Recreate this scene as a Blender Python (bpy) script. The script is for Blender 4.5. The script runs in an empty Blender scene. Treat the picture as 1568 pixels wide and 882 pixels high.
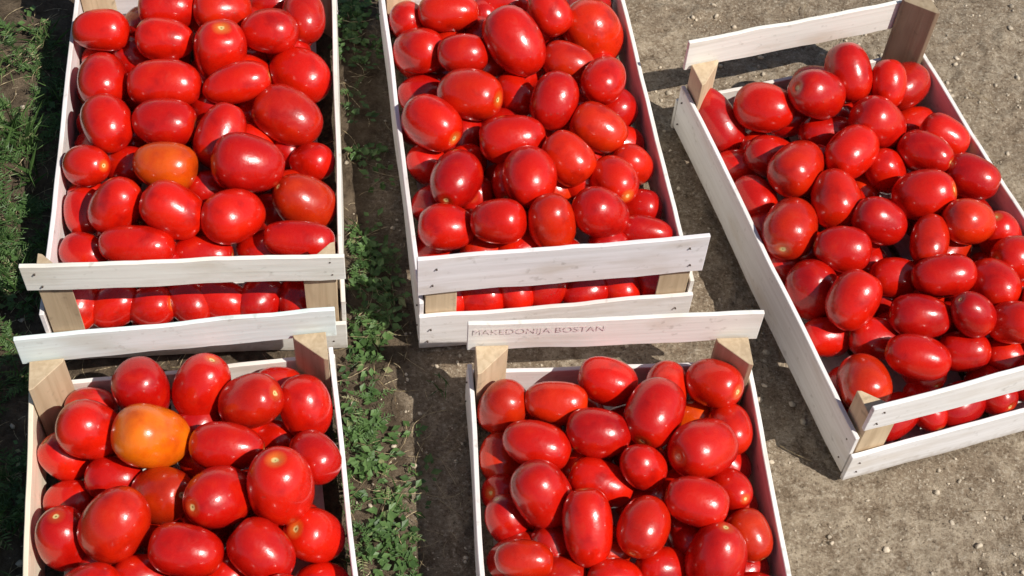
import bpy, bmesh, math, random
import numpy as np
from mathutils import Vector, Matrix, noise
random.seed(7); rng=np.random.default_rng(11)
S=bpy.context.scene
S.view_settings.view_transform='Standard'; S.view_settings.look='None'; S.view_settings.exposure=0

# ------------------------------------------------------------------ camera
CH=1.8398; TH=math.radians(54.865); RO=math.radians(4.96); F=2319.6
fw=np.array([0,math.cos(TH),-math.sin(TH)]); r0=np.array([1.,0,0]); u0=np.array([0,math.sin(TH),math.cos(TH)])
CR=math.cos(RO)*r0+math.sin(RO)*u0; CU=-math.sin(RO)*r0+math.cos(RO)*u0
CAM=np.array([0,0,CH])
cd=bpy.data.cameras.new("camera"); cam=bpy.data.objects.new("camera",cd); S.collection.objects.link(cam)
m=Matrix.Identity(4)
for i in range(3): m[i][0]=CR[i]; m[i][1]=CU[i]; m[i][2]=-fw[i]; m[i][3]=CAM[i]
cam.matrix_world=m; cd.lens=F/1568*36; cd.sensor_width=36; cd.clip_end=2000; cd.clip_start=.02
S.camera=cam
def ray(u,v):
    d=fw+CR*(u-784)/F-CU*(v-441)/F
    return d
def onplane(u,v,z=0.):
    d=ray(u,v); t=(z-CH)/d[2]; return CAM+d*t

# ------------------------------------------------------------------ node helpers
def mat(name):
    M=bpy.data.materials.new(name); M.use_nodes=True; nt=M.node_tree; nt.nodes.clear()
    o=nt.nodes.new("ShaderNodeOutputMaterial"); b=nt.nodes.new("ShaderNodeBsdfPrincipled")
    nt.links.new(b.outputs[0],o.inputs[0]); return M,nt,b
def nd(nt,t,**k):
    n=nt.nodes.new(t)
    for a,v in k.items():
        if a.startswith("_"): setattr(n,a[1:],v)
        else:
            n.inputs[a.replace("__"," ")].default_value=v
    return n
def ramp(nt,src,stops):
    r=nt.nodes.new("ShaderNodeValToRGB"); e=r.color_ramp.elements
    while len(e)<len(stops): e.new(.5)
    for i,(p,c) in enumerate(stops):
        e[i].position=p; e[i].color=(c,c,c,1) if not isinstance(c,tuple) else (*c,1)
    nt.links.new(src,r.inputs[0]); return r.outputs[0]
def mix(nt,f,a,b,mode='MIX'):
    n=nt.nodes.new("ShaderNodeMix"); n.data_type='RGBA'; n.blend_type=mode
    for s,val in ((n.inputs[0],f),(n.inputs[6],a),(n.inputs[7],b)):
        if hasattr(val,'is_output') : nt.links.new(val,s)
        elif isinstance(val,tuple): s.default_value=(*val,1)
        else: s.default_value=val
    return n.outputs[2]
def math_(nt,op,a,b=None):
    n=nt.nodes.new("ShaderNodeMath"); n.operation=op
    for i,val in enumerate((a,b)):
        if val is None: continue
        if hasattr(val,'is_output'): nt.links.new(val,n.inputs[i])
        else: n.inputs[i].default_value=val
    return n.outputs[0]

# ------------------------------------------------------------------ materials
MT,nt,b=mat("tomato_skin")
tt=nd(nt,"ShaderNodeAttribute",_attribute_name="tt"); lc=nd(nt,"ShaderNodeAttribute",_attribute_name="loc")
sep=nt.nodes.new("ShaderNodeSeparateColor"); nt.links.new(tt.outputs["Color"],sep.inputs[0])
polar,rnd,unripe=sep.outputs[0],sep.outputs[1],sep.outputs[2]
n1=nd(nt,"ShaderNodeTexNoise",Scale=1.1,Detail=3.0); nt.links.new(lc.outputs["Vector"],n1.inputs["Vector"])
n2=nd(nt,"ShaderNodeTexNoise",Scale=5.0,Detail=5.0); nt.links.new(lc.outputs["Vector"],n2.inputs["Vector"])
n3=nd(nt,"ShaderNodeTexNoise",Scale=2.2,Detail=6.0,Roughness=.7,Distortion=1.5); nt.links.new(lc.outputs["Vector"],n3.inputs["Vector"])
base=mix(nt,rnd,(0.64,0.010,0.0015),(0.40,0.0035,0.002))
base=mix(nt,ramp(nt,n1.outputs[0],[(.54,0.),(.80,.5)]),base,(0.72,0.024,0.001))
base=mix(nt,ramp(nt,n1.outputs[0],[(.28,.6),(.46,0.)]),base,(0.26,0.002,0.002))
un=math_(nt,'MULTIPLY',unripe,ramp(nt,n1.outputs[0],[(.28,.45),(.60,1.)]))
base=mix(nt,un,base,(0.84,0.19,0.004))
pal=math_(nt,'MULTIPLY',ramp(nt,polar,[(.045,.8),(.12,0.)]),math_(nt,'ADD',math_(nt,'MULTIPLY',rnd,-.8),.85))
base=mix(nt,pal,base,(0.74,0.22,0.03))
scar=math_(nt,'ADD',polar,math_(nt,'MULTIPLY',n2.outputs[0],.045))
base=mix(nt,ramp(nt,scar,[(.046,1.),(.064,0.)]),base,(0.74,0.56,0.22))
base=mix(nt,ramp(nt,scar,[(.028,1.),(.034,0.)]),base,(0.28,0.18,0.06))
dust=math_(nt,'MULTIPLY',ramp(nt,n3.outputs[0],[(.56,0.),(.80,1.)]),.09)
base=mix(nt,dust,base,(0.45,0.16,0.07))
nt.links.new(base,b.inputs["Base Color"])
rg=ramp(nt,n3.outputs[0],[(.35,.22),(.70,.35)]); nt.links.new(rg,b.inputs["Roughness"])
b.inputs["Specular IOR Level"].default_value=.5
b.inputs["Coat Weight"].default_value=.5; b.inputs["Coat Roughness"].default_value=.10
bp2=nd(nt,"ShaderNodeBump",Strength=.10,Distance=.004); nt.links.new(n2.outputs[0],bp2.inputs["Height"])
nt.links.new(bp2.outputs[0],b.inputs["Normal"])

def wood(name,c1,c2,c3,rough=.7):
    M,nt,b=mat(name)
    tc=nt.nodes.new("ShaderNodeTexCoord"); oi=nt.nodes.new("ShaderNodeObjectInfo")
    ad=nt.nodes.new("ShaderNodeVectorMath"); ad.operation='ADD'
    sc=nt.nodes.new("ShaderNodeVectorMath"); sc.operation='SCALE'; sc.inputs[0].default_value=(7,13,5)
    nt.links.new(oi.outputs["Random"],sc.inputs["Scale"])
    nt.links.new(tc.outputs["Object"],ad.inputs[0]); nt.links.new(sc.outputs[0],ad.inputs[1])
    mp=nd(nt,"ShaderNodeMapping"); mp.inputs["Scale"].default_value=(2.5,60,60); nt.links.new(ad.outputs[0],mp.inputs[0])
    g=nd(nt,"ShaderNodeTexNoise",Scale=2.0,Detail=6.0,Distortion=.6); nt.links.new(mp.outputs[0],g.inputs["Vector"])
    mp2=nd(nt,"ShaderNodeMapping"); mp2.inputs["Scale"].default_value=(9,28,28); nt.links.new(ad.outputs[0],mp2.inputs[0])
    g2=nd(nt,"ShaderNodeTexNoise",Scale=1.0,Detail=5.0); nt.links.new(mp2.outputs[0],g2.inputs["Vector"])
    g3=nd(nt,"ShaderNodeTexNoise",Scale=70.0,Detail=5.0); nt.links.new(ad.outputs[0],g3.inputs["Vector"])
    c=mix(nt,ramp(nt,g.outputs[0],[(.40,0.),(.68,1.)]),c1,c2)
    c=mix(nt,ramp(nt,g2.outputs[0],[(.52,0.),(.78,.8)]),c,c3)
    c=mix(nt,ramp(nt,g3.outputs[0],[(.62,0.),(.75,.45)]),c,tuple(x*.55 for x in c3))
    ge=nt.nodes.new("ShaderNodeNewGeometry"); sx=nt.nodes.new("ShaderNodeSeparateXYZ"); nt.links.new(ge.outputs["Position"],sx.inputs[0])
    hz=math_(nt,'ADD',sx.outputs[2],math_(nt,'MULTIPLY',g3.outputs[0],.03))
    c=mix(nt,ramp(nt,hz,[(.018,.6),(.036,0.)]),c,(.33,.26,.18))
    c=mix(nt,1.0,c,oi.outputs["Color"],'MULTIPLY')
    nt.links.new(c,b.inputs["Base Color"]); b.inputs["Roughness"].default_value=rough
    bp=nd(nt,"ShaderNodeBump",Strength=.35,Distance=.0012); nt.links.new(g.outputs[0],bp.inputs["Height"]); nt.links.new(bp.outputs[0],b.inputs["Normal"])
    return M
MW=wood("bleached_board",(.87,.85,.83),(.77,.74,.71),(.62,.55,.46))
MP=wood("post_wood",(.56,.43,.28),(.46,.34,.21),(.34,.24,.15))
def flat(name,col,rough=.6,metal=0,k=.6,sc=120.):
    M,nt,b=mat(name)
    n=nd(nt,"ShaderNodeTexNoise",Scale=sc,Detail=3.)
    tc=nt.nodes.new("ShaderNodeTexCoord"); nt.links.new(tc.outputs["Object"],n.inputs["Vector"])
    c=mix(nt,ramp(nt,n.outputs[0],[(.35,0.),(.7,1.)]),col,tuple(x*k for x in col))
    nt.links.new(c,b.inputs["Base Color"]); b.inputs["Roughness"].default_value=rough; b.inputs["Metallic"].default_value=metal
    return M
MN=flat("nail_steel",(.16,.12,.10),.5,.6)
MI=flat("stamp_ink",(.70,.61,.60),.8,0,1.22,140.)

# ground
MG,nt,b=mat("soil")
tc=nt.nodes.new("ShaderNodeTexCoord"); at=nd(nt,"ShaderNodeAttribute",_attribute_name="dark")
a1=nd(nt,"ShaderNodeTexNoise",Scale=5.,Detail=6.,Roughness=.6); a2=nd(nt,"ShaderNodeTexNoise",Scale=36.,Detail=7.,Roughness=.75); a3=nd(nt,"ShaderNodeTexNoise",Scale=190.,Detail=5.,Roughness=.78)
for a in (a1,a2,a3): nt.links.new(tc.outputs["Object"],a.inputs["Vector"])
c=mix(nt,ramp(nt,a2.outputs[0],[(.38,0.),(.60,1.)]),(.26,.190,.125),(.56,.455,.33))
c=mix(nt,ramp(nt,a1.outputs[0],[(.40,.7),(.58,0.)]),c,(.29,.215,.145))
c=mix(nt,ramp(nt,a3.outputs[0],[(.53,0.),(.66,.8)]),c,(.74,.64,.50))
c=mix(nt,ramp(nt,a3.outputs[0],[(.34,.9),(.46,0.)]),c,(.10,.072,.048))
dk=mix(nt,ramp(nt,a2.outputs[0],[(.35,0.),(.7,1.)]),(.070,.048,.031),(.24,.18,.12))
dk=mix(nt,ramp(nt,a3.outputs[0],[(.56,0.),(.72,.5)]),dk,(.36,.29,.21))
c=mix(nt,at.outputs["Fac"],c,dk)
nt.links.new(c,b.inputs["Base Color"]); b.inputs["Roughness"].default_value=.95; b.inputs["Specular IOR Level"].default_value=.15
b1=nd(nt,"ShaderNodeBump",Strength=1.,Distance=.012); nt.links.new(a2.outputs[0],b1.inputs["Height"])
b2=nd(nt,"ShaderNodeBump",Strength=1.,Distance=.0045); nt.links.new(a3.outputs[0],b2.inputs["Height"]); nt.links.new(b1.outputs[0],b2.inputs["Normal"])
nt.links.new(b2.outputs[0],b.inputs["Normal"])

def leafmat(name,c1,c2,c3,tr=.25):
    M,nt,b=mat(name)
    at=nd(nt,"ShaderNodeAttribute",_attribute_name="lr")
    c=mix(nt,ramp(nt,at.outputs["Fac"],[(0.,0.),(.7,1.)]),c1,c2); c=mix(nt,ramp(nt,at.outputs["Fac"],[(.86,0.),(1.,1.)]),c,c3)
    nt.links.new(c,b.inputs["Base Color"]); b.inputs["Roughness"].default_value=.5
    tl=nt.nodes.new("ShaderNodeBsdfTranslucent"); nt.links.new(c,tl.inputs[0]); ms=nt.nodes.new("ShaderNodeMixShader"); ms.inputs[0].default_value=tr
    o=[n for n in nt.nodes if n.type=='OUTPUT_MATERIAL'][0]
    nt.links.new(b.outputs[0],ms.inputs[1]); nt.links.new(tl.outputs[0],ms.inputs[2]); nt.links.new(ms.outputs[0],o.inputs[0])
    return M
ML=leafmat("weed_leaf",(.040,.090,.020),(.12,.215,.060),(.36,.34,.17))
MS=leafmat("straw",(.36,.28,.16),(.58,.48,.30),(.22,.14,.07),.1)
MB=flat("pebble_stone",(.62,.52,.39),.9,0,.5,30.)

# ------------------------------------------------------------------ mesh helper
def mesh_np(name,V,Fc,mats,smooth=True,attrs=None,k=None):
    me=bpy.data.meshes.new(name)
    V=np.asarray(V,dtype=np.float32)
    me.vertices.add(len(V)); me.vertices.foreach_set("co",V.ravel())
    cnt=np.array([len(f) for f in Fc]) if k is None else np.full(len(Fc),k)
    flatidx=np.concatenate([np.asarray(f) for f in Fc]) if k is None else np.asarray(Fc).ravel()
    me.loops.add(int(cnt.sum())); me.loops.foreach_set("vertex_index",flatidx.astype(np.int32))
    me.polygons.add(len(cnt)); st=np.concatenate([[0],np.cumsum(cnt)[:-1]]).astype(np.int32)
    me.polygons.foreach_set("loop_start",st); me.polygons.foreach_set("loop_total",cnt.astype(np.int32))
    me.polygons.foreach_set("use_smooth",np.full(len(cnt),smooth))
    for M in mats: me.materials.append(M)
    for an,(ty,key,data) in (attrs or {}).items():
        A=me.attributes.new(an,ty,'POINT'); A.data.foreach_set(key,np.asarray(data,dtype=np.float32).ravel())
    me.update(calc_edges=True); me.validate()
    o=bpy.data.objects.new(name,me); S.collection.objects.link(o); return o

# ------------------------------------------------------------------ crates
L=.6658; HS=.1046
crates=[ # x,y,yaw,W,He,upper slat height
 (-.4827,1.4600,9.02,.412,.222,.052),
 (-.0019,1.5370,11.87,.392,.216,.080),
 (.1858,.7929,8.13,.386,.200,.062),
 (-.3560,.7346,12.87,.402,.191,.058),
 (.5416,1.4000,21.38,.405,.196,.058)]
lowh=[.060,.078,.078,.078,.066]
def board(name,par,p,size,rotz=0,M=MW,col=(1,1,1,1),bev=.0009,roll=0):
    """board with length along local X"""
    lx,ly,lz=size; bm=bmesh.new(); bmesh.ops.create_cube(bm,size=1)
    bmesh.ops.scale(bm,vec=(lx,ly,lz),verts=bm.verts)
    ed=[e for e in bm.edges if abs(e.verts[0].co.x-e.verts[1].co.x)>lx*.5]
    bmesh.ops.subdivide_edges(bm,edges=ed,cuts=24,use_grid_fill=True)
    sd=random.random()*50
    for v in bm.verts:
        n=noise.noise(Vector((v.co.x*6+sd,v.co.z*6,sd))); n2=noise.noise(Vector((v.co.x*18+sd,sd,v.co.z*40)))
        n4=noise.noise(Vector((v.co.x*70+sd,sd,v.co.z*40+9)))
        v.co.y+=n*.0028; v.co.z+=n2*.0024+n4*.0009
    bmesh.ops.bevel(bm,geom=[e for e in bm.edges if e.calc_face_angle(0)>1.0],offset=bev,segments=1,affect='EDGES')
    me=bpy.data.meshes.new(name); bm.to_mesh(me); bm.free(); me.materials.append(M)
    o=bpy.data.objects.new(name,me); S.collection.objects.link(o); o.parent=par; o.location=p; o.rotation_euler=(0,roll,rotz); o.color=col; return o
def post(name,par,x,y,sx,sy,h,col):
    a=.044; bm=bmesh.new()
    P=[(0,0),(a,0),(a*.96,.006),(.006,a*.96),(0,a)]
    lo=[bm.verts.new((-h/2,px*sx,py*sy)) for px,py in P]; hi=[bm.verts.new((h/2,px*sx,py*sy)) for px,py in P]
    bm.faces.new(lo); bm.faces.new(hi)
    for i in range(5): bm.faces.new((lo[i],lo[(i+1)%5],hi[(i+1)%5],hi[i]))
    bmesh.ops.recalc_face_normals(bm,faces=bm.faces)
    bmesh.ops.bevel(bm,geom=list(bm.edges),offset=.0008,segments=1,affect='EDGES')
    me=bpy.data.meshes.new(name); bm.to_mesh(me); bm.free(); me.materials.append(MP)
    o=bpy.data.objects.new(name,me); S.collection.objects.link(o); o.parent=par
    R=Matrix(((0,1,0),(0,0,1),(1,0,0))).to_4x4()
    o.matrix_local=Matrix.Translation((x,y,h/2+.001))@R; o.color=col
def tint():
    t=random.uniform(.92,1.0); return (t,t*random.uniform(.97,1),t*random.uniform(.92,1.02),1)
roots=[]
for ci,(cx,cy,yaw,W,He,ts) in enumerate(crates):
    E=bpy.data.objects.new("wooden_crate",None); S.collection.objects.link(E); E.empty_display_size=.1
    E.location=(cx,cy,.004); E.rotation_euler=(0,0,math.radians(yaw)); roots.append(E)
    th=.0065; sl=L-2*th-.002
    warm=(1,.90,.72,1)
    for s,nm in ((-1,"side_board_left"),(1,"side_board_right")):
        col=tint()
        if ci==3 and s<0: col=warm
        board(nm,E,(s*(W/2-th/2),0,.010+(HS-.010)/2),(sl,th,HS-.010),math.pi/2,col=col)
    for s,nm in ((-1,"front"),(1,"rear")):
        y=s*(L/2-th/2); lh=lowh[ci]
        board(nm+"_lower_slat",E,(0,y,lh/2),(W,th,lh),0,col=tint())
        col=tint()
        if ci==3 and s>0: col=(.86,.97,.97,1)
        board(nm+"_upper_slat",E,(random.uniform(0,.004),y,He-ts/2),(W+.006,th,ts),0,col=col,roll=random.uniform(-.008,.008))
    for sx in (-1,1):
        for sy in (-1,1):
            t=random.uniform(.85,1.15); h=He-ts+.012
            if ci==4 and sx>0 and sy>0: h=He+.01; t=.62  # taller post; shade on its inner face is painted in as a darker tint
            post("corner_post",E,sx*(W/2-th-.0030),sy*(L/2-th-.0030),-sx,-sy,h,(t,t,t,1))
    for k,xx in enumerate((-.14,-.07,0,.07,.14)):
        board("floor_slat_%d"%(k+1),E,(xx,0,.012),(sl-.003,.058,.004),math.pi/2,col=(.8,.8,.8,1))
    bm=bmesh.new()
    for sy in (-1,1):
        for sx in (-1,1):
            for z in (.02,.048,He-ts*.3,He-ts*.75):
                mtx=Matrix.Translation((sx*(W/2-.012-random.random()*.012),sy*(L/2+.0010),z+random.uniform(-.004,.004)))@Matrix.Rotation(math.pi/2,4,'X')
                bmesh.ops.create_cone(bm,cap_ends=True,segments=8,radius1=.0013,radius2=.0013,depth=.0024,matrix=mtx)
            for z in (.03,.08):
                mtx=Matrix.Translation((sx*(W/2+.0010),sy*(L/2-.022),z))@Matrix.Rotation(math.pi/2,4,'Y')
                bmesh.ops.create_cone(bm,cap_ends=True,segments=8,radius1=.0013,radius2=.0013,depth=.0024,matrix=mtx)
    me=bpy.data.meshes.new("nails"); bm.to_mesh(me); bm.free(); me.materials.append(MN)
    o=bpy.data.objects.new("nails",me); S.collection.objects.link(o); o.parent=E

def stamp(par,txt,size,mtx):
    cu=bpy.data.curves.new("stamp_tmp",'FONT'); cu.body=txt; cu.size=size
    to=bpy.data.objects.new("stamp_tmp",cu); S.collection.objects.link(to)
    bpy.context.view_layer.update()
    me=bpy.data.meshes.new_from_object(to.evaluated_get(bpy.context.evaluated_depsgraph_get()))
    bpy.data.objects.remove(to); me.materials.clear(); me.materials.append(MI)
    o=bpy.data.objects.new("stamped_lettering",me); S.collection.objects.link(o); o.parent=par; o.matrix_local=mtx
_,_,_,W3,He3,ts3=crates[2]
stamp(roots[2],"MAKEDONIJA BOSTAN",.017,Matrix.Translation((-W3/2+.006,L/2-.0065-.0032,He3-.022))@Matrix.Rotation(math.pi/2,4,'X'))
stamp(roots[2],"BOSTAN 12",.030,Matrix.Translation((-W3/2-.0034,-.02,.03))@Matrix.Rotation(-math.pi/2,4,'Z')@Matrix.Rotation(math.pi/2,4,'X'))

# ------------------------------------------------------------------ tomatoes
T=[None]*5
T[0]=[(258,12,85,70,0,1),(340,15,80,70,0,1),(415,5,70,50,0,0),(465,28,75,65,80,1),(158,52,82,62,0,1),(253,60,85,65,5,1),(338,80,85,80,90,1),(418,55,85,68,0,1),(200,85,70,60,40,0),(465,108,95,82,30,1),(157,124,80,75,90,1),(252,130,108,74,0,1),(372,134,102,62,-15,1),(166,194,85,76,70,1),(252,188,95,75,5,1),(338,207,100,75,-70,1),(438,183,108,85,30,1),(482,237,65,60,0,1),(134,254,68,64,0,1),(255,255,95,74,10,1,.40),(395,262,105,88,10,1),(192,250,60,60,0,0),(178,315,85,75,-60,1),(265,326,95,80,30,1),(355,335,90,82,-20,1),(476,306,92,82,30,1,.10),(127,325,70,50,90,0),(320,290,70,50,0,0),(455,368,105,60,5,1,0),(212,374,112,66,5,1),(120,388,72,55,20,0),(312,388,90,55,0,0),(400,380,70,60,0,0),(510,375,50,50,0,0),(425,320,60,60,0,0)]
T[1]=[(615,35,60,55,60,1),(683,20,90,60,0,1),(770,5,80,50,0,0),(787,70,110,82,55,1),(845,22,75,60,60,1),(932,45,95,88,60,1),(620,90,75,70,0,1),(705,82,78,62,0,1),(870,97,80,62,20,1),(900,15,70,60,0,0),(822,40,50,50,0,0),(640,135,75,60,-20,0),(720,145,100,78,15,1,.04,10),(788,142,65,60,50,0),(853,157,88,72,-70,1),(927,131,72,66,-60,1),(985,156,75,72,20,1),(660,193,95,78,15,1,.0,35),(785,215,100,76,-5,1),(915,195,88,70,30,1,.08),(635,250,65,60,40,0),(698,275,85,78,-75,1,0,115),(814,268,88,84,90,1),(876,248,85,70,50,1),(960,215,50,50,0,0),(938,272,75,70,45,1),(980,255,65,60,40,1),(672,352,88,72,5,1),(757,342,80,68,0,1),(847,340,80,74,80,1,.06),(924,330,82,76,30,1),(998,352,82,50,10,1),(980,315,50,50,0,0),(740,385,60,40,0,0)]
T[4]=[(1220,85,80,65,10,1),(1298,118,88,68,75,1),(1385,82,60,40,0,0),(1362,128,72,55,90,1),(1430,122,75,68,60,1,.03,140),(1108,178,110,64,60,1),(1165,166,88,75,10,1),(1242,150,78,72,20,1),(1180,125,60,40,20,0),(1345,190,82,74,40,1),(1268,200,90,50,0,0),(1305,233,82,72,-45,1),(1180,240,75,65,20,0),(1220,257,84,76,-50,1),(1420,235,85,60,-10,1,0,20),(1465,205,75,60,30,1),(1415,178,70,40,0,0),(1355,262,65,60,60,0),(1281,304,85,74,80,1),(1415,298,90,78,-15,1,0,-10),(1495,275,78,66,20,1),(1345,338,80,68,30,1),(1152,303,65,60,50,0),(1203,350,88,82,-70,1,.05,110),(1490,342,74,68,10,1,.07),(1548,350,70,65,80,1),(1287,385,85,70,10,1),(1425,368,85,58,5,1,.04,100),(1370,425,75,60,0,0),(1450,422,95,66,-5,1),(1525,430,78,74,40,1),(1230,448,92,80,80,1),(1305,462,92,76,-60,1),(1412,485,92,68,5,1),(1488,484,70,62,50,1),(1335,515,80,65,10,0),(1405,547,98,68,15,1),(1250,520,70,50,0,0),(1310,590,82,80,70,1),(1478,535,75,60,0,0),(1550,495,70,65,0,1),(1600,400,80,70,0,1),(1610,470,80,70,30,1),(1590,320,80,70,60,1),(1545,540,75,60,0,0),(1610,525,80,66,20,1),(1660,500,80,66,20,0),(1640,430,80,66,20,1)]
T[3]=[(310,576,98,84,-70,1),(218,588,85,82,60,1),(140,597,75,55,0,0),(388,615,92,82,20,1,.03,-20),(470,625,95,80,75,1),(140,662,96,88,20,1),(232,670,104,96,10,1,.85),(348,684,112,74,5,1),(100,705,70,65,40,0),(425,580,60,40,0,0),(425,680,60,50,0,0),(475,705,80,70,50,1),(172,735,85,50,0,0),(248,755,90,90,0,0),(334,762,98,94,60,1,.0,160),(445,762,105,100,80,1,0,-100),(440,718,80,70,0,0,.25),(85,825,90,85,70,1),(170,805,112,100,-60,1),(287,845,110,80,10,1),(400,845,105,85,40,1),(498,825,85,82,20,1),(505,878,70,50,0,0),(340,880,80,50,0,0),(110,760,50,50,0,0),(215,885,80,60,0,0),(330,925,90,80,0,1),(240,930,90,80,30,1),(140,905,95,80,-20,1),(440,925,90,80,50,1)]
T[2]=[(930,583,90,72,20,1),(1015,563,90,66,20,1,.04,100),(1092,592,80,72,20,1),(773,625,78,75,-60,1),(848,618,95,66,5,1),(1003,628,98,86,-70,1,0,115),(915,660,98,76,10,1),(1122,658,70,66,70,1,.03),(1055,635,50,50,0,0,.4),(822,682,104,74,20,1),(1083,690,96,88,-50,1,0,160),(985,715,72,66,40,1),(755,700,70,50,90,0),(920,740,100,70,20,0),(828,758,100,88,60,1),(1115,745,66,64,60,1,0,30),(900,808,118,76,85,1),(986,807,92,80,-65,1,.03,112),(1072,783,95,74,15,1),(1158,822,78,66,60,1,.10),(1098,845,105,92,-70,1),(780,795,70,60,60,0),(805,858,88,60,5,1,.06),(1020,870,80,60,0,0),(940,890,80,60,0,0),(860,885,70,50,0,0),(870,930,95,80,0,1),(960,935,95,80,30,1),(1180,900,80,70,0,1)]

nseg=26
pol=np.array([0,.015,.03,.05,.075,.11,.16,.22,.29,.36,.43,.5,.57,.64,.71,.78,.84,.9,.95,1.0])
def tomato(radius_s,len_s,ripe):
    lob=random.choice([0,2,3,3,4]); la=random.uniform(.0,.026); ph=random.uniform(0,6.28)
    pw=random.uniform(2.1,2.6); tap=random.uniform(-.14,.09); bend=random.uniform(-.07,.07)
    dim=random.uniform(.04,.09); nip=random.choice([0,0,1])
    V=[];Pc=[]
    for p in pol:
        a=p*math.pi; c,s=math.cos(a),math.sin(a)
        k=(abs(c)**pw+abs(s)**pw)**(-1/pw)
        z=c*k; r=s*k*(1+tap*z)
        z-=dim*math.exp(-(p/.085)**2); z-=.03*math.exp(-((1-p)/.05)**2)*nip
        n=1 if p in (0,1) else nseg
        for i in range(n):
            t=i/nseg*6.28318; q=r*(1+la*math.cos(lob*t+ph)*(1+.8*math.exp(-((p-.12)/.12)**2))+.014*math.sin(t+ph*2+p*3))
            V.append((q*math.cos(t)*radius_s+bend*(z*z-.4)*radius_s,q*math.sin(t)*radius_s,z*len_s)); Pc.append(p)
    return np.array(V),np.array(Pc)
tf=[]
nr=len(pol)-2
for i in range(nseg): tf.append((0,1+i,1+(i+1)%nseg))
for r_ in range(nr-1):
    for i in range(nseg):
        a=1+r_*nseg+i; b_=1+r_*nseg+(i+1)%nseg; tf.append((a,a+nseg,b_+nseg,b_))
last=1+nr*nseg
for i in range(nseg): tf.append((last,1+(nr-1)*nseg+(i+1)%nseg,1+(nr-1)*nseg+i))
tf=[np.array(f) for f in tf]

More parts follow.
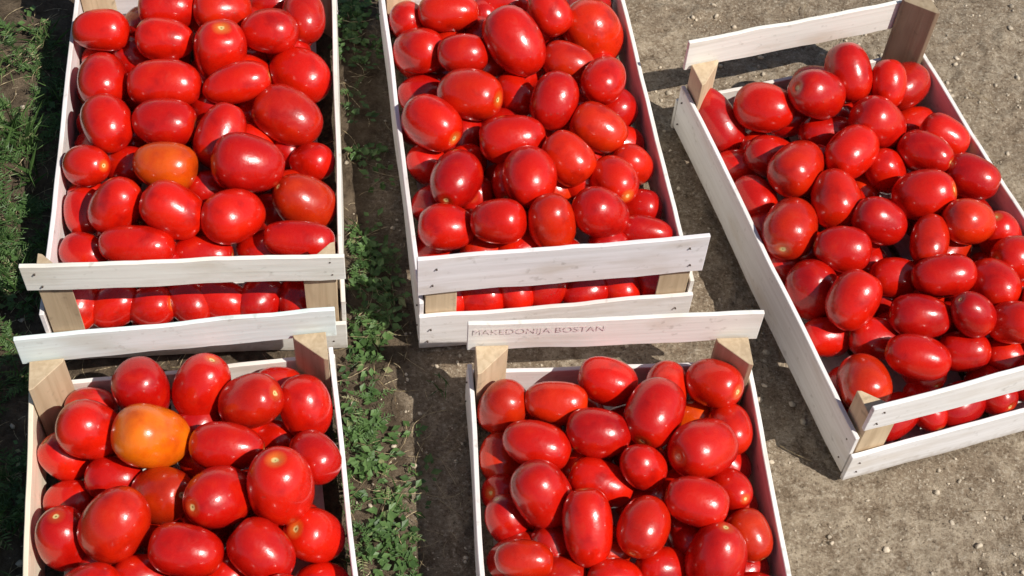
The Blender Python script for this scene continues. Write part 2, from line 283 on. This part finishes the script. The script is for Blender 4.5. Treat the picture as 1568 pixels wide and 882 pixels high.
def heap(x,y,W): return HS-.008+.034*max(0,1-(2*x/W)**2)*max(0,1-(2*y/L)**6)
for ci,(cx,cy,yaw,W,He,ts) in enumerate(crates):
    ca,sa=math.cos(math.radians(yaw)),math.sin(math.radians(yaw))
    def tol(p): dx,dy=p[0]-cx,p[1]-cy; return np.array([dx*ca+dy*sa,-dx*sa+dy*ca,p[2]])
    def tow(q): return np.array([cx+q[0]*ca-q[1]*sa,cy+q[0]*sa+q[1]*ca,q[2]])
    def contain(it):
        """keep the fruit inside the boards"""
        q=tol(it['p']); ax=it['ax']; axl=(ax[0]*ca+ax[1]*sa,-ax[0]*sa+ax[1]*ca)
        ext=[math.sqrt((it['L']*a_)**2*1.04+it['S']**2*(1-a_*a_)*1.04) for a_ in axl]
        dz=max(0,q[2]-HS)/it['S']; k=math.sqrt(max(0,1-dz*dz))
        if k>.15:
            mx=W/2-.0100-ext[0]*k; q[0]=min(max(q[0],-mx),mx)
        my=L/2-.0105-ext[1]; q[1]=min(max(q[1],-my),my); q[2]=max(q[2],.05)
        it['p']=tow(q)
    items=[]
    for t in T[ci]:
        u,v,a,bb,ang,lay=t[:6]; un=t[6] if len(t)>6 else (random.random()**12)*.12; sc=t[7] if len(t)>7 else None
        z=HS
        for _ in range(4):
            p=onplane(u,v,z); q=tol(p); z=heap(q[0],q[1],W)+(0 if lay else -.032)
        d=ray(u,v); tpar=(z-CH)/d[2]; depth=tpar
        S_=bb/F*depth*.5*1.02; Lp=a/F*depth*.5*1.05
        if lay==0: S_=max(S_,.029); Lp=max(Lp,.035)
        Ls=max(Lp,S_*1.25)
        cosf=min(1,math.sqrt(max(0,(Lp**2-S_**2))/(Ls**2-S_**2+1e-9)))
        f=math.acos(cosf)*.85
        if sc is not None:
            f=max(f,math.radians(28)); ang=sc
        if f>1.1: f=1.0
        sg=1 if sc is not None else random.choice([-1,-1,1])
        if sc is None and random.random()<.5: ang+=180
        A=math.radians(ang); dn=d/np.linalg.norm(d)
        ax=(math.cos(A)*CR-math.sin(A)*CU)*math.cos(f)-dn*sg*math.sin(f)
        items.append(dict(p=CAM+d*tpar,dir=dn,S=S_,L=Ls,ax=ax/np.linalg.norm(ax),un=un,lay=lay,off=0.))
    n=len(items)
    def rad(it,dv):
        c=abs(float(it['ax']@dv)); return 1/math.sqrt((c/it['L'])**2+(1-c*c)/it['S']**2)
    for itn in range(44):
        for i in range(n):
            for j in range(i+1,n):
                A_,B_=items[i],items[j]; dv=B_['p']-A_['p']; ds=np.linalg.norm(dv)+1e-9
                if ds>.12: continue
                e=dv/ds; ov=(rad(A_,e)+rad(B_,e))*.97-ds
                if ov>0:
                    lat=e*ov*.12
                    A_['p']=A_['p']-lat; B_['p']=B_['p']+lat
                    lo,hi=(A_,B_) if (A_['p'][2]-(.03 if not A_['lay'] else 0))<(B_['p'][2]-(.03 if not B_['lay'] else 0)) else (B_,A_)
                    if lo['off']<.035: lo['p']=lo['p']+lo['dir']*ov*.35; lo['off']+=ov*.35
                    if hi['off']>-.02: hi['p']=hi['p']-hi['dir']*ov*.15; hi['off']-=ov*.15
        for it in items: contain(it)
    P=[it['p'] for it in items]
    def tryadd(x,y,z,lim):
        p=tow((x,y,z)); dm=min(np.linalg.norm(p-k) for k in P)
        if dm<lim: return
        a3=rng.normal(size=3); a3[2]*=.4; a3/=np.linalg.norm(a3)
        it=dict(p=p,S=random.uniform(.028,.032),L=random.uniform(.036,.042),ax=a3,un=(random.random()**12)*.12)
        contain(it); P.append(it['p']); items.append(it)
    for gx in np.arange(-W/2+.036,W/2-.03,.052):
        tryadd(gx+random.uniform(-.005,.005),-L/2+.040+random.uniform(0,.012),random.uniform(.050,.070),.040)
    for lz,dz in ((0,.050),(1,.085),(2,.0)):
        sp=.060
        for gx in np.arange(-W/2+.038,W/2-.03,sp):
            for gy in np.arange(-L/2+.038,L/2-.03,sp):
                x=gx+random.uniform(-.008,.008); y=gy+random.uniform(-.01,.01)+(.03 if lz%2 else 0)
                z=heap(x,y,W)-dz+random.uniform(-.008,.008) if lz<2 else random.uniform(-.004,.004)+heap(x,y,W)-.035
                x=min(max(x,-W/2+.036),W/2-.036); y=min(max(y,-L/2+.038),L/2-.038)
                tryadd(x,y,max(z,.045),.048 if lz<2 else .056)
    VV=[];FF=[];TT=[];LL=[];base_=0
    for it in items:
        V,Pc=tomato(it['S'],it['L'],it['un'])
        zax=it['ax']; h=np.array([0,0,1.]) if abs(zax[2])<.9 else np.array([1.,0,0])
        xa=np.cross(h,zax); xa/=np.linalg.norm(xa); ya=np.cross(zax,xa); sp=random.uniform(0,6.28)
        x2=xa*math.cos(sp)+ya*math.sin(sp); y2=-xa*math.sin(sp)+ya*math.cos(sp)
        Wd=V[:,0:1]*x2+V[:,1:2]*y2+V[:,2:3]*zax+it['p']
        VV.append(Wd); FF+= [f+base_ for f in tf]; base_+=len(V)
        o3=rng.uniform(0,100,3); LL.append(V/.035+o3)
        r1=random.random(); TT.append(np.stack([Pc,np.full(len(Pc),r1),np.full(len(Pc),it['un']),np.ones(len(Pc))],1))
    mesh_np("tomato_pile",np.concatenate(VV),FF,[MT],True,{"loc":('FLOAT_VECTOR','vector',np.concatenate(LL)),"tt":('FLOAT_COLOR','color',np.concatenate(TT))})

# ------------------------------------------------------------------ ground
sb=onplane(600,882); st_=onplane(548,0); sdir=(st_-sb)/np.linalg.norm(st_-sb); snor=np.array([sdir[1],-sdir[0],0])
lb=onplane(25,882); lt=onplane(108,0); ldir=(lt-lb)/np.linalg.norm(lt-lb); lnor=np.array([ldir[1],-ldir[0],0])
def strip_d(x,y): return (x-sb[0])*snor[0]+(y-sb[1])*snor[1]
def left_d(x,y): return (x-lb[0])*lnor[0]+(y-lb[1])*lnor[1]
def incrate(x,y,mg=.004):
    for (cx,cy,yaw,W,He,ts) in crates:
        a=math.radians(yaw); dx,dy=x-cx,y-cy
        if abs(dx*math.cos(a)+dy*math.sin(a))<W/2+mg and abs(-dx*math.sin(a)+dy*math.cos(a))<L/2+mg: return True
    return False
def axis(c,half,step,far):
    a=list(np.arange(c-half,c+half+1e-6,step)); s=step; e=a[-1]; 
    while e<far: s*=1.35; e+=s; a.append(e)
    s=step; e=a[0]
    while e>-far: s*=1.35; e-=s; a.insert(0,e)
    return np.array(a)
def relief(x,y):
    N=noise.noise
    z=N(Vector((x*3,y*3,0)))*.005+N(Vector((x*13,y*13,3)))*.0050
    r=N(Vector((x*38,y*38,7))); z+=max(0,r)**1.3*.010
    z+=N(Vector((x*85,y*85,5)))*.0026
    return z
xs=axis(.15,1.2,.0058,400); ys=axis(1.25,1.05,.0058,400)
V=np.zeros((len(ys),len(xs),3)); D=np.zeros((len(ys),len(xs)))
for j,y in enumerate(ys):
    for i,x in enumerate(xs):
        z=0
        if abs(x-.15)<1.25 and .15<y<2.35:
            z=relief(x,y)-.004
            if incrate(x,y,-.004): z=min(z,-.001)
        V[j,i]=(x,y,z)
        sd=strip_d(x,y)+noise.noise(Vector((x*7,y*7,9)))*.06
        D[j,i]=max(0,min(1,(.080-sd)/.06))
idx=np.arange(len(xs)*len(ys)).reshape(len(ys),len(xs))
Q=np.stack([idx[:-1,:-1],idx[:-1,1:],idx[1:,1:],idx[1:,:-1]],-1).reshape(-1,4)
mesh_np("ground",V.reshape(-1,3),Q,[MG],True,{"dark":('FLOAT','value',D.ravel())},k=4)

# pebbles / clods
ico=bmesh.new(); bmesh.ops.create_icosphere(ico,subdivisions=2,radius=1); iv=np.array([v.co[:] for v in ico.verts]); ifc=np.array([[v.index for v in f.verts] for f in ico.faces]); ico.free()
shapes=[]
for k in range(24):
    o3=rng.uniform(0,50,3); nn=np.array([noise.noise(Vector(v*1.7+o3)) for v in iv]); shapes.append(iv*(1+.6*nn[:,None]))
VV=[];FF=[];nb=0
for k in range(15000):
    x=random.uniform(-.85,1.35); y=random.uniform(.25,2.3)
    if incrate(x,y,.006): continue
    sd=strip_d(x,y)
    if sd<.03 and random.random()<.85: continue
    if noise.noise(Vector((x*8,y*8,21)))<-.05 and random.random()<.7: continue
    r=.0011+.0042*random.random()**5+(.003 if random.random()<.003 else 0)
    sc=rng.uniform(.6,1.2,3)*r; sc[2]*=.8; an=random.uniform(0,6.28)
    w_=random.choice(shapes)*sc; c_,s_=math.cos(an),math.sin(an)
    w_=np.stack([w_[:,0]*c_-w_[:,1]*s_,w_[:,0]*s_+w_[:,1]*c_,w_[:,2]],1)+np.array([x,y,relief(x,y)-.004+sc[2]*.3])
    VV.append(w_);FF.append(ifc+nb);nb+=len(iv)
mesh_np("pebbles",np.concatenate(VV),np.concatenate(FF),[MB],True,k=3)

# weeds
class Leaf:
    def __init__(s): s.V=[];s.F=[];s.A=[]
    def quad(s,p,d,n,l,w,r):
        sd=np.cross(d,n); sd/=np.linalg.norm(sd)+1e-9; b0=len(s.V)
        s.V+= [p,p+d*l*.45+sd*w*.5+n*l*.06,p+d*l,p+d*l*.45-sd*w*.5+n*l*.06,p+d*l*.5-n*l*.02]
        s.F+= [(b0,b0+1,b0+4),(b0+1,b0+2,b0+4),(b0+2,b0+3,b0+4),(b0+3,b0,b0+4)]; s.A+=[r]*5
G=Leaf()
def frond(p,az,el,l,dens=9,tone=0):
    r=min(1,max(0,random.random()*.7+tone))
    d=np.array([math.cos(az)*math.cos(el),math.sin(az)*math.cos(el),math.sin(el)])
    pos=p.copy(); seg=l/dens
    for i in range(dens):
        d=d+np.array([0,0,-.10]); d/=np.linalg.norm(d)
        up=np.cross(np.cross(d,[0,0,1]),d); up/=np.linalg.norm(up)+1e-9; sd=np.cross(d,up)
        G.quad(pos,d,up,seg*1.25,.0015,r)
        w=l*.26*math.sin((i+1.2)/(dens+1)*math.pi)
        for s in (-1,1):
            dd=sd*s+d*random.uniform(.3,.8)+up*random.uniform(-.1,.3); dd/=np.linalg.norm(dd)
            G.quad(pos+d*random.uniform(0,seg),dd,up,w*random.uniform(.6,1.2),w*.24,min(1,r+random.uniform(-.1,.15)))
        pos=pos+d*seg
def broad(p,R,n):
    r=random.random()*.8
    for i in range(n):
        az=random.uniform(0,6.28); el=random.uniform(.15,1.1); d=np.array([math.cos(az)*math.cos(el),math.sin(az)*math.cos(el),math.sin(el)])
        q=p+d*R*random.uniform(.2,1.); up=np.array([0,0,1.])+rng.normal(size=3)*.35; up/=np.linalg.norm(up)
        dd=np.array([math.cos(az),math.sin(az),random.uniform(-.2,.3)]); l=random.uniform(.007,.018)
        G.quad(q,dd/np.linalg.norm(dd),up,l,l*.65,min(1,max(0,r+random.uniform(-.2,.2))))
def grass(p,n,hgt):
    for i in range(n):
        az=random.uniform(0,6.28); el=random.uniform(.5,1.4); d=np.array([math.cos(az)*math.cos(el),math.sin(az)*math.cos(el),math.sin(el)])
        q=p+np.array([random.uniform(-.012,.012),random.uniform(-.012,.012),0]); up=np.cross(np.cross(d,[0,0,1]),d); up/=np.linalg.norm(up)+1e-9
        l=hgt*random.uniform(.5,1.1); r=random.random()*.95
        G.quad(q,d,up,l,.0024,r)
        d2=d+np.array([0,0,-.9]); d2/=np.linalg.norm(d2); G.quad(q+d*l*.8,d2,up,l*.6,.0018,r)
for k in range(1100):
    y=random.uniform(.2,2.4); x0=lb[0]+(y-lb[1])*ldir[0]/ldir[1]; x=x0-random.uniform(-.02,.50)
    if incrate(x,y,.012): continue
    nv=noise.noise(Vector((x*7,y*7,4)))
    if nv<-.20: continue
    p=np.array([x,y,-.004]); t=random.random(); big=.55+max(0,nv)*.8
    tone=random.uniform(-.25,.25)
    if t<.60:
        for q in range(random.randint(4,9)): frond(p,random.uniform(0,6.28),random.uniform(.3,1.3),random.uniform(.035,.085)*big,11,tone)
    elif t<.75: broad(p,random.uniform(.02,.04),random.randint(8,20))
    else: grass(p,random.randint(8,16),random.uniform(.05,.10)*big)
patch=[(556,370,.020,10),(566,430,.024,18),(575,490,.026,24),(560,540,.020,16),(556,640,.020,18),(566,700,.018,14),(590,800,.026,14),(610,850,.028,20),(575,880,.026,12),(545,20,.025,24),(555,70,.02,10),(548,160,.015,4),(560,250,.02,6),(650,640,.03,2),(545,760,.012,6),(640,400,.02,2)]
for (u,v,sg,n) in patch:
    c0=onplane(u,v)
    for k in range(n):
        x=c0[0]+random.gauss(0,sg*.8); y=c0[1]+random.gauss(0,sg*1.5)
        if incrate(x,y,.006): continue
        p=np.array([x,y,-.002]); t=random.random()
        if t<.25:
            for q in range(random.randint(2,4)): frond(p,random.uniform(0,6.28),random.uniform(.25,1.1),random.uniform(.02,.045),8,random.uniform(0,.35))
        elif t<.88: broad(p,random.uniform(.012,.026),random.randint(6,14))
        else: grass(p,random.randint(3,7),random.uniform(.015,.035))
mesh_np("weed_patch",np.array(G.V),np.array(G.F),[ML],False,{"lr":('FLOAT','value',np.clip(G.A,0,1))},k=3)
G=Leaf()
for k in range(6500):
    x=random.uniform(-.95,1.3); y=random.uniform(.25,2.35)
    if incrate(x,y,.0): continue
    sd=strip_d(x,y)
    if sd>.10 and random.random()<.95: continue
    p=np.array([x,y,max(0,relief(x,y)-.004)+random.uniform(.001,.008)]); az=random.uniform(0,6.28); l=random.uniform(.008,.060)
    cur=random.uniform(-.6,.6); r=random.random()
    for s in range(4):
        d=np.array([math.cos(az),math.sin(az),random.uniform(-.08,.1)]); d/=np.linalg.norm(d)
        G.quad(p,d,np.array([0,0,1.]),l/4*1.3,random.uniform(.0006,.0014),r); p=p+d*l/4; az+=cur/2
        p[2]=max(p[2],.0015)
mesh_np("dry_straw",np.array(G.V),np.array(G.F),[MS],False,{"lr":('FLOAT','value',np.clip(G.A,0,1))},k=3)

# ------------------------------------------------------------------ light
sv=Vector((.72,-.38,1.0)).normalized(); el=math.asin(sv.z); az=math.atan2(sv.x,sv.y)
sl_=bpy.data.lights.new("sun",'SUN'); sl_.energy=5.0; sl_.angle=math.radians(.5); sl_.color=(1,.955,.88)
so=bpy.data.objects.new("sun",sl_); S.collection.objects.link(so); so.rotation_euler=sv.to_track_quat('Z','Y').to_euler(); so.location=(1,-1,3)
w=bpy.data.worlds.new("World"); S.world=w; w.use_nodes=True; nt=w.node_tree
bg=nt.nodes["Background"]; sk=nt.nodes.new("ShaderNodeTexSky"); sk.sky_type='NISHITA'; sk.sun_disc=False; sk.sun_elevation=el; sk.sun_rotation=az
nt.links.new(sk.outputs[0],bg.inputs[0]); bg.inputs[1].default_value=.068
